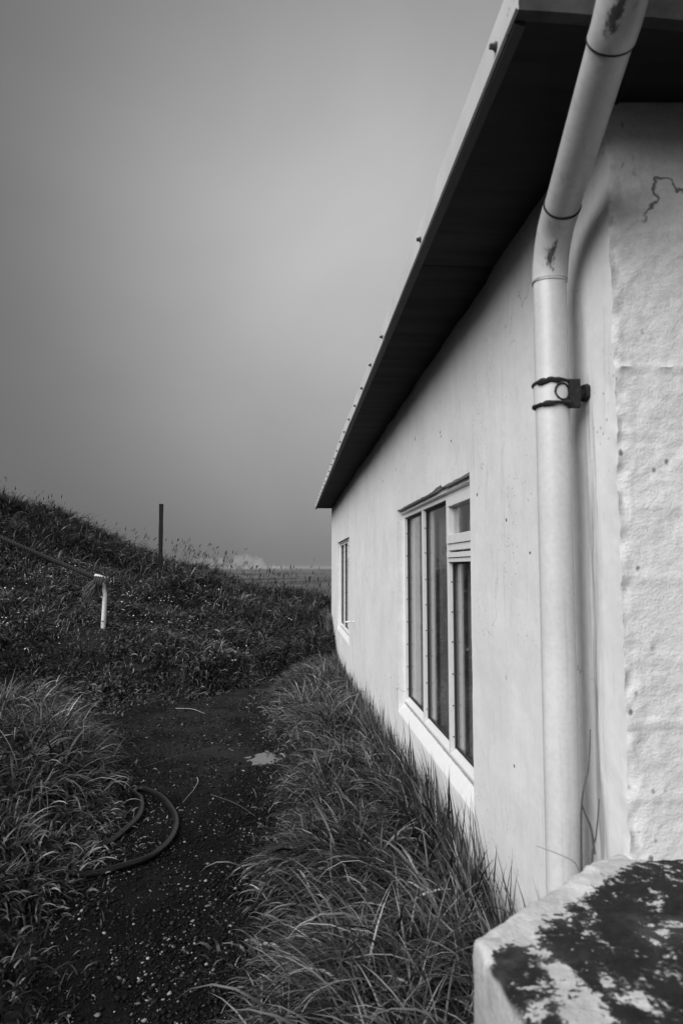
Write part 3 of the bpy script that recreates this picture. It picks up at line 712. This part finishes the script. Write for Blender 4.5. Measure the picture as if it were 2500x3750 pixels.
# straws and twigs on the path
for nm, pts, r, mt, lab, cat in (
    ('straw', [(-.70, 5.35), (-.675, 5.22), (-.682, 5.09), (-.70, 4.95), (-.72, 4.80)], .0036, 'straw', 'pale curved straw lying on the gravel beyond the hose', 'straw'),
    ('straw', [(-1.29, 7.96), (-1.10, 7.86), (-.93, 7.66)], .0045, 'straw', 'pale straight straw across the far end of the path', 'straw'),
    ('twig', [(-1.15, 5.65), (-.9, 5.95), (-.62, 6.22)], .0028, 'stalk', 'thin grey twig lying across the middle of the path', 'twig'),
    ('straw', [(-.30, 6.75), (-.12, 6.95), (.0, 7.05)], .0035, 'straw', 'short pale straw by the grass beyond the puddle', 'straw'),
    ('twig', [(-.55, 4.95), (-.36, 4.72), (-.22, 4.52)], .0024, 'stalk', 'thin twig on the gravel towards the house-side grass', 'twig')):
    p = smooth_path([(x, y, gz(x, y) + .022 + .012 * (i == 1)) for i, (x, y) in enumerate(pts)], 6)
    tag(MB().tube(p, [r * (1 - .6 * i / len(p)) for i in range(len(p))], 6).build(nm, M[mt]), lab, cat)
# clod of earth
v = []; f = []; nr, ns = 7, 16; cx, cy = -.78, 5.87
for i in range(nr):
    for k in range(ns):
        a = 2 * math.pi * k / ns; t = i / (nr - 1); rr = math.cos(t * math.pi / 2) * (1 + .18 * float(vn(a * 2, t * 3, 12)))
        v.append((cx + .15 * rr * math.cos(a), cy + .09 * rr * math.sin(a), gz(cx, cy) + .0 + .055 * math.sin(t * math.pi / 2) * (1 + .3 * float(vn(a, t * 4, 13)))))
for i in range(nr - 1):
    for k in range(ns): f.append((i * ns + k, i * ns + (k + 1) % ns, (i + 1) * ns + (k + 1) % ns, (i + 1) * ns + k))
tag(pyd('earth_clod', v, f, M['path'], None, True), 'flat dark clod of earth in the middle of the path left of the puddle', 'clod')
# dry stalks by the downpipe
def stalk(name, paths, lab):
    q = MB()
    for p, r in paths: P = smooth_path(p, 6); q.tube(P, [r * (1 - .7 * i / len(P)) for i in range(len(P))], 6)
    tag(q.build(name, M['stalk'], smooth=True), lab, 'grass stalk', 'dry stalks beside the downpipe')
stalk('grass_stalk', [([(.725, 1.74, .1), (.725, 1.73, .5), (.724, 1.72, .86), (.726, 1.71, 1.02), (.745, 1.71, 1.10), (.757, 1.72, 1.19)], .0042)], 'tall straight dry stalk close beside the downpipe')
stalk('grass_stalk', [([(.752, 1.74, .1), (.752, 1.73, .6), (.752, 1.72, .87), (.764, 1.72, .93), (.775, 1.72, 1.018)], .004), ([(.758, 1.72, .885), (.752, 1.72, .945), (.735, 1.715, .985), (.724, 1.71, 1.018)], .0038)], 'forked dry stalk between the downpipe and the house corner')
stalk('grass_stalk', [([(.73, 1.69, .5), (.725, 1.695, .80), (.712, 1.71, .855), (.696, 1.73, .872), (.625, 1.76, .893)], .0016)], 'thin dry stalk bent across the foot of the downpipe')

# ------------------------------------------------------------------ gravel
def gravel():
    t = (1 + 5 ** .5) / 2
    iv = np.array([(-1, t, 0), (1, t, 0), (-1, -t, 0), (1, -t, 0), (0, -1, t), (0, 1, t), (0, -1, -t), (0, 1, -t), (t, 0, -1), (t, 0, 1), (-t, 0, -1), (-t, 0, 1)]) / math.sqrt(1 + t * t)
    it = np.array([(0, 11, 5), (0, 5, 1), (0, 1, 7), (0, 7, 10), (0, 10, 11), (1, 5, 9), (5, 11, 4), (11, 10, 2), (10, 7, 6), (7, 1, 8), (3, 9, 4), (3, 4, 2), (3, 2, 6), (3, 6, 8), (3, 8, 9), (4, 9, 5), (2, 4, 11), (6, 2, 10), (8, 6, 7), (9, 8, 1)])
    n = 52000; yy = 1.8 + 7.2 * rng.random(n) ** 1.7; l = np.interp(yy, PY, PL) - .1; r = np.interp(yy, PY, PR) + .06
    xx = l + (r - l) * rng.random(n); k = path_in(xx, yy) > -.08 * rng.random(n); xx, yy = xx[k], yy[k]
    k = (fbm(xx * 2.4, yy * 2.4, 3, 15) + .9 * (rng.random(len(xx)) - .35)) > -.05 - .15 * (yy < 5); k &= ~((np.hypot((xx + .23) / .17, (yy - 5.87) / .24) < 1) & (rng.random(len(xx)) < .8)); xx, yy = xx[k][:34000], yy[k][:34000]; n = len(xx)
    pale = rng.random(n) < .10 + .04 * (yy < 4.5)
    s = np.where(pale, rng.lognormal(math.log(.0036), .5, n), rng.lognormal(math.log(.0040), .55, n)); s = np.clip(s, .002, .0105)
    tone = np.where(pale, .08 + .72 * rng.random(n) ** 2.2, .0 + .025 * rng.random(n) ** 2)
    sc3 = np.stack([s * rng.uniform(.8, 1.5, n), s * rng.uniform(.7, 1.1, n), s * rng.uniform(.4, .7, n)], 1)
    a = rng.random(n) * 6.283; ca, sa = np.cos(a), np.sin(a)
    v = iv[None] * (1 + .7 * (rng.random((n, 12, 1)) - .5)) * sc3[:, None]
    tl = rng.normal(0, .25, (n, 1)); v[..., 2] += v[..., 0] * tl
    x = v[..., 0] * ca[:, None] - v[..., 1] * sa[:, None]; y = v[..., 0] * sa[:, None] + v[..., 1] * ca[:, None]
    zz = h_ground(xx, yy) + .014 + sc3[:, 2] * .4
    P = np.stack([x + xx[:, None], y + yy[:, None], v[..., 2] + zz[:, None]], -1).reshape(-1, 3)
    T = (it[None] + (np.arange(n) * 12)[:, None, None]).reshape(-1, 3)
    return tri_mesh('gravel', P, T, np.repeat(tone, 12), False)
tag(link('gravel', gravel(), M['stone']), 'dark wet gravel with scattered pale pebbles on the path', 'gravel', kind='stuff')

# ------------------------------------------------------------------ grass
def blades(root, L, W, az, th0, th1, k, tone):
    n = len(root); j = np.arange(k + 1) / k
    mid = (np.arange(k) + .5) / k
    th = th0[:, None] + th1[:, None] * mid[None] ** 1.35
    st = (L / k)[:, None]
    hx = np.c_[np.zeros(n), np.cumsum(np.sin(th) * st, 1)]; hz = np.c_[np.zeros(n), np.cumsum(np.cos(th) * st, 1)]
    ca, sa = np.cos(az)[:, None], np.sin(az)[:, None]
    P = np.stack([root[:, :1] + hx * ca, root[:, 1:2] + hx * sa, root[:, 2:3] + hz], -1)
    tw = rng.normal(0, .6, n)[:, None]
    side = np.stack([-sa * np.cos(tw), ca * np.cos(tw), np.sin(tw)], -1)
    w = W[:, None] * (1 - j[None, :-1] ** 2.2) * (.55 + .45 * np.minimum(1, j[None, :-1] * 4)) * .5
    A = P[:, :-1] - side * w[..., None]; B = P[:, :-1] + side * w[..., None]
    V = np.concatenate([np.stack([A, B], 2).reshape(n, 2 * k, 3), P[:, -1:]], 1)
    t = []
    for i in range(k - 1): t += [(2 * i, 2 * i + 1, 2 * i + 3), (2 * i, 2 * i + 3, 2 * i + 2)]
    t.append((2 * k - 2, 2 * k - 1, 2 * k)); t = np.array(t)
    T = (t[None] + (np.arange(n) * (2 * k + 1))[:, None, None]).reshape(-1, 3)
    tn = tone[:, None] * (.6 + .7 * np.r_[np.repeat(j[:-1], 2), 1.])[None]      # paler, drier tips
    return V.reshape(-1, 3), T, tn.reshape(-1)
def tufts(x0, x1, y0, y1, ntuft, per, keep, hfun, lean, wfun, spread, k, tone_lo=.0, tone_hi=.75, dry=.03, bend=(.9, 2.3)):
    cx = rng.uniform(x0, x1, ntuft); cy = rng.uniform(y0, y1, ntuft); m_ = keep(cx, cy); cx, cy = cx[m_], cy[m_]; nt_ = len(cx)
    sz = hfun(cx, cy) * np.clip(rng.normal(1, .22, nt_), .5, 1.6)
    ti = np.repeat(np.arange(nt_), per); n = len(ti)
    off = rng.normal(0, 1, (n, 2)) * (spread * (.6 + .8 * rng.random(nt_)))[ti][:, None]
    x = cx[ti] + off[:, 0]; y = cy[ti] + off[:, 1]
    lx, ly = lean(x, y)
    dx = off[:, 0] / spread * .35 + lx + rng.normal(0, .8, n); dy = off[:, 1] / spread * .35 + ly + rng.normal(0, .8, n)
    az = np.arctan2(dy, dx); mag = np.clip(np.hypot(dx, dy), 0, 1.8)
    L = sz[ti] * rng.uniform(.55, 1.2, n)
    th0 = np.clip(.10 + .18 * mag + rng.normal(0, .1, n), 0, 1.1); th1 = np.minimum(rng.uniform(*bend, n) * (.6 + .5 * mag), 2.5)
    # not through the wall
    x = np.minimum(x, np.where((y > Y_N) & (y < Y_F), WX - .015, 99)); hit = (x + np.cos(az) * L * .6 > WX) & (y < Y_F + .1)
    az = np.where(hit, np.where(np.sin(az) > 0, 1.75, -1.75) + rng.normal(0, .12, n), az)
    W = wfun(x, y) * np.clip(rng.lognormal(-.08, .45, n), .4, np.where(y < 2.7, 1.3, 2.2))
    tone = tone_lo + (tone_hi - tone_lo) * rng.random(n) ** 1.1 * (.55 + .7 * rng.random(nt_)[ti]) * (1 + .45 * vn(x * .9, y * .9, 77)); tone = np.where(rng.random(n) < dry * .7, rng.uniform(.75, 1.1, n) * np.where(y < 2.7, .6, 1), tone)
    z = h_ground(x, y) - .015
    return blades(np.stack([x, y, z], 1), L, W, az, th0, th1, k, tone)
def joinm(name, parts):
    V = []; T = []; C = []; b = 0
    for v, t, c in parts: V.append(v); T.append(t + b); C.append(c); b += len(v)
    return tri_mesh(name, np.concatenate(V), np.concatenate(T), np.concatenate(C))
def in_view(x, y, mg=1.0):            # near enough to the photograph's field of view, a step to the side included
    return (x > -.47 * y - mg - .4) & (x < .95 + .1 * mg)
RE = lambda y: np.interp(y, PY, PR); LE = lambda y: np.interp(y, PY, PL)
# grass along the house wall
kr = lambda x, y: (x > RE(y) + .05 + .06 * vn(y * 3, x * 3, 111)) & (x < WX - .01) & (y < hill_foot(x) + .6)
hr = lambda x, y: np.interp(y, [1.5, 3, 5, 8, 13], [.34, .33, .31, .33, .34]) * (.82 + .5 * fbm(x * 2.2, y * 2.2, 2, 113)) * (.62 + .5 * sstep(0, .35, x - RE(y)))
lr = lambda x, y: (-.55 + .5 * vn(x * 2, y * 1.6, 115), -.25 + .6 * vn(x * 2, y * 1.6, 116))
wn = lambda x, y: np.clip(.0085 + .00030 * y, .008, .0125)
parts = [tufts(-.3, WX, 1.3, 5.0, 1800, 26, kr, hr, lr, wn, .045, 7), tufts(-.4, WX, 5.0, 13.5, 2300, 20, kr, hr, lr, wn, .05, 5)]
ke = lambda x, y: (x > WX - .09) & (y > 1.75)
parts.append(tufts(WX - .1, WX - .02, 1.8, 13.6, 420, 12, ke, lambda x, y: np.interp(y, [1.5, 3, 8, 13], [.42, .40, .36, .36]), lambda x, y: (-.05 + 0 * x, -.1 + 0 * x), wn, .03, 6, bend=(.2, .9)))
tag(link('verge_grass', joinm('verge_grass', parts), M['grass']), 'long wet grass growing between the path and the white wall', 'grass', kind='stuff')
# drooping tussocks left of the path
kl = lambda x, y: (x < LE(y) - .05 + .08 * vn(y * 2.5, x * 2.5, 121)) & (y < hill_foot(x) + .2) & in_view(x, y) & ((y > 3.3) | (rng.random(len(x)) < .35))
hl = lambda x, y: np.interp(y, [2, 3.2, 4, 6, 7.2, 8.5], [.10, .15, .30, .34, .28, .20]) * (.85 + .4 * fbm(x * 2, y * 2, 2, 123)) * (.55 + .5 * sstep(0, .4, LE(y) - x))
ll = lambda x, y: (.45 + .5 * vn(x * 1.7, y * 1.7, 125), -.45 + .5 * vn(x * 1.7, y * 1.7, 126))
parts = [tufts(-4.6, -.7, 2.0, 5.6, 2600, 26, kl, hl, ll, wn, .05, 7, tone_hi=.84), tufts(-6, -1., 5.6, 9.0, 2600, 20, kl, hl, ll, wn, .05, 6, tone_hi=.9)]
ks = lambda x, y: (path_in(x, y) > -.3) & (path_in(x, y) < .30 * rng.random(len(x)) ** 1.6 + .5 * sstep(6.8, 8.6, y) * rng.random(len(x)))
parts.append(tufts(-2.6, .3, 2.0, 9.0, 3000, 9, ks, lambda x, y: .085 + .06 * sstep(0, .2, -path_in(x, y)), lambda x, y: (.0 * x, -.15 + 0 * x), wn, .04, 4, tone_hi=.75))
ki = lambda x, y: np.hypot((x + .95) / .28, (y - 4.4) / .5) < 1
parts.append(tufts(-1.3, -.6, 3.8, 5.0, 320, 9, ki, lambda x, y: .045 + 0 * x, lambda x, y: (0 * x, -.1 + 0 * x), wn, .04, 3, dry=.12))
tag(link('tussock_grass', joinm('tussock_grass', parts), M['grass']), 'drooping grass tussocks on the left side of the path', 'grass', kind='stuff')
# the slope
kh = lambda x, y: (y > hill_foot(x) - .15) & (in_view(x, y, 1.2) | (y > 13.9) & (x < 4) & (x > -.47 * y - 1.6)) & ((x < WX - .05) | (y > Y_F + .15))
hh = lambda x, y: np.where(np.hypot((x - sx) / .22, (y - syy + .25) / .42) > 1, 1., .3) * (.16 + .16 * sstep(11, 15, y) + .05 * sstep(-2.5, .5, x)) * (1 + .8 * fbm(x * 1.5, y * 1.5, 3, 131))
lh = lambda x, y: (.15 + .6 * vn(x * 1.1, y * 1.1, 135), -.35 + .6 * vn(x * 1.1, y * 1.1, 136))
wh = lambda x, y: .0085 + .00035 * y
parts = [tufts(-9.5, 2.2, 7.0, 12.0, 9000, 16, kh, hh, lh, wh, .06, 4, tone_hi=.7), tufts(-10.5, 4, 12.0, 17.2, 9000, 13, kh, hh, lh, wh, .07, 4, tone_hi=.65)]
tag(link('hillside_grass', joinm('hillside_grass', parts), M['grass']), 'rough grass covering the slope beyond the path', 'grass', kind='stuff')
# seed heads along the crest
def seed_grass():
    n = 420; x = rng.uniform(-8.5, 1.6, n); x = np.where(rng.random(n) < .5, rng.uniform(-3.0, .9, n), x); y = rng.uniform(13.4, 16.2, n)
    L = rng.uniform(.30, .62, n) * np.where(x > -2.5, 1.12, .9); L[:12] *= 1.3
    az = rng.normal(.2, .9, n); th0 = np.abs(rng.normal(.05, .12, n)); th1 = rng.uniform(.05, .9, n) ** 1.6
    root = np.stack([x, y, h_ground(x, y) + .05], 1); tn = rng.uniform(.1, .4, n)
    a = blades(root, L, np.full(n, .0075), az, th0, th1, 6, tn)
    th = th0 + th1 * .5
    mid = (np.arange(6) + .5) / 6; thm = th0[:, None] + th1[:, None] * mid[None] ** 1.35
    hx = (np.sin(thm) * (L / 6)[:, None]).sum(1); hz = (np.cos(thm) * (L / 6)[:, None]).sum(1)
    tip = root + np.stack([hx * np.cos(az), hx * np.sin(az), hz], 1) * .97
    outs = [a]
    for s in range(3):
        outs.append(blades(tip, rng.uniform(.06, .11, n), np.full(n, .022), az + rng.normal(0, .25, n), th0 + th1 * .95, rng.uniform(0, .3, n), 4, tn * .6))
    return joinm('seed_grass', outs)
tag(link('seed_grass', seed_grass(), M['grass']), 'tall thin seed heads standing along the crest of the slope', 'grass', kind='stuff')
# low broad-leaved herbs at the foot of the slope
def herbs():
    n = 9000; x = rng.uniform(-7, .6, n); y = hill_foot(x) + np.abs(rng.normal(0, 1.3, n)) - .1; c = fbm(x * 1.6, y * 1.6, 3, 141) + .3 * rng.random(n)
    k = (c > .02) & kh(x, y); x, y = x[k], y[k]; n = len(x)
    s = rng.uniform(.012, .032, n); az = rng.random(n) * 6.283; t = rng.normal(0, .5, n)
    z = h_ground(x, y) + rng.uniform(.03, .16, n)
    base = np.array([(0, 0), (.35, .42), (.85, .36), (1.25, 0), (.85, -.36), (.35, -.42)])
    lx = base[None, :, 0] * s[:, None] * 1.3; ly = base[None, :, 1] * s[:, None]; lz = lx * np.sin(t)[:, None] - np.abs(ly) * .35
    P = np.stack([x[:, None] + lx * np.cos(az)[:, None] - ly * np.sin(az)[:, None], y[:, None] + lx * np.sin(az)[:, None] + ly * np.cos(az)[:, None], z[:, None] + lz], -1).reshape(-1, 3)
    T = (np.array([(0, 1, 2), (0, 2, 3), (0, 3, 4), (0, 4, 5)])[None] + (np.arange(n) * 6)[:, None, None]).reshape(-1, 3)
    return tri_mesh('low_herbs', P, T, np.repeat(rng.uniform(.05, .7, n), 6))
tag(link('low_herbs', herbs(), M['grass']), 'low broad leaved herbs at the foot of the slope', 'herbs', kind='stuff')
def flowers():
    x = rng.uniform(-5.5, .2, 900); y = hill_foot(x) + .2 + rng.random(900) ** 1.2 * 4.2
    c = fbm(x * 1.2, y * 1.2, 3, 151) + .5 * rng.random(900) - .25 * np.abs(x + 2.0) / 2.5; k = c > .16; x, y = x[k][:130], y[k][:130]; n = len(x)
    V = []; T = []
    for i in range(n):
        cnt = rng.integers(1, 4)
        for _ in range(cnt):
            fx, fy = x[i] + rng.normal(0, .03), y[i] + rng.normal(0, .03); fz = gz(fx, fy) + rng.uniform(.12, .26); s = rng.uniform(.007, .016); t = rng.normal(0, .4, 2); b = len(V)
            V.append((fx, fy, fz + .004))
            for q in range(10):
                a = q * math.pi / 5; r = s * (1 if q % 2 else .6); V.append((fx + r * math.cos(a), fy + r * math.sin(a), fz + r * (math.cos(a) * t[0] + math.sin(a) * t[1] - .35)))
            T += [(b, b + 1 + q, b + 1 + (q + 1) % 10) for q in range(10)]
    return tri_mesh('wild_flowers', np.array(V), np.array(T), None, False)
tag(link('wild_flowers', flowers(), M['petal']), 'small white flowers scattered over the slope', 'flowers', kind='stuff')

# ------------------------------------------------------------------ far cloud of steam on the horizon
import bmesh
from mathutils import noise as mnoise
def cloud():
    bm = bmesh.new(); D = 9000.; rr = random.Random(8)
    for k in range(60):
        t = rr.random() ** 1.3; main = t < .5
        x = -70 - 1250 * t; top_ = 160 * min(1, (t * 2.3) ** .75) * (1 if main else .8)
        r = rr.uniform(38, 80) * (.5 + .9 * min(t * 2, 1)) * (1 if main else .62)
        z = -70 + (top_ + 70) * rr.random() ** .6 - r * .7
        bmesh.ops.create_icosphere(bm, subdivisions=3, radius=r, matrix=Matrix.Translation((x, D + rr.uniform(-60, 60), z)))
    bm.normal_update()
    for v in bm.verts:
        p = v.co / 75; v.co += v.normal * 34 * mnoise.fractal(p, .9, 2.1, 5)
    me = bpy.data.meshes.new('cloud'); bm.to_mesh(me); bm.free(); return me
co = tag(link('cloud', cloud(), M['cloud'], None, True), 'white steam cloud low on the horizon beyond the slope', 'cloud', kind='stuff')
rm = co.modifiers.new('remesh', 'REMESH'); rm.mode = 'VOXEL'; rm.voxel_size = 9; rm.use_smooth_shade = True

# ------------------------------------------------------------------ haze
m = Mat('haze_air'); m.t.nodes.remove(m.b)
v = m.n('ShaderNodeVolumePrincipled'); v.inputs['Color'].default_value = (.95, .95, .95, 1); v.inputs['Density'].default_value = 4.0e-5
m.l(v.outputs[0], m.out.inputs['Volume'])
tag(MB().box(-9100, 9100, -3100, 8500, ZMIN - 1, ZMAX + 4).build('haze', m.m), 'thin grey haze over the far plain', 'haze', kind='stuff')
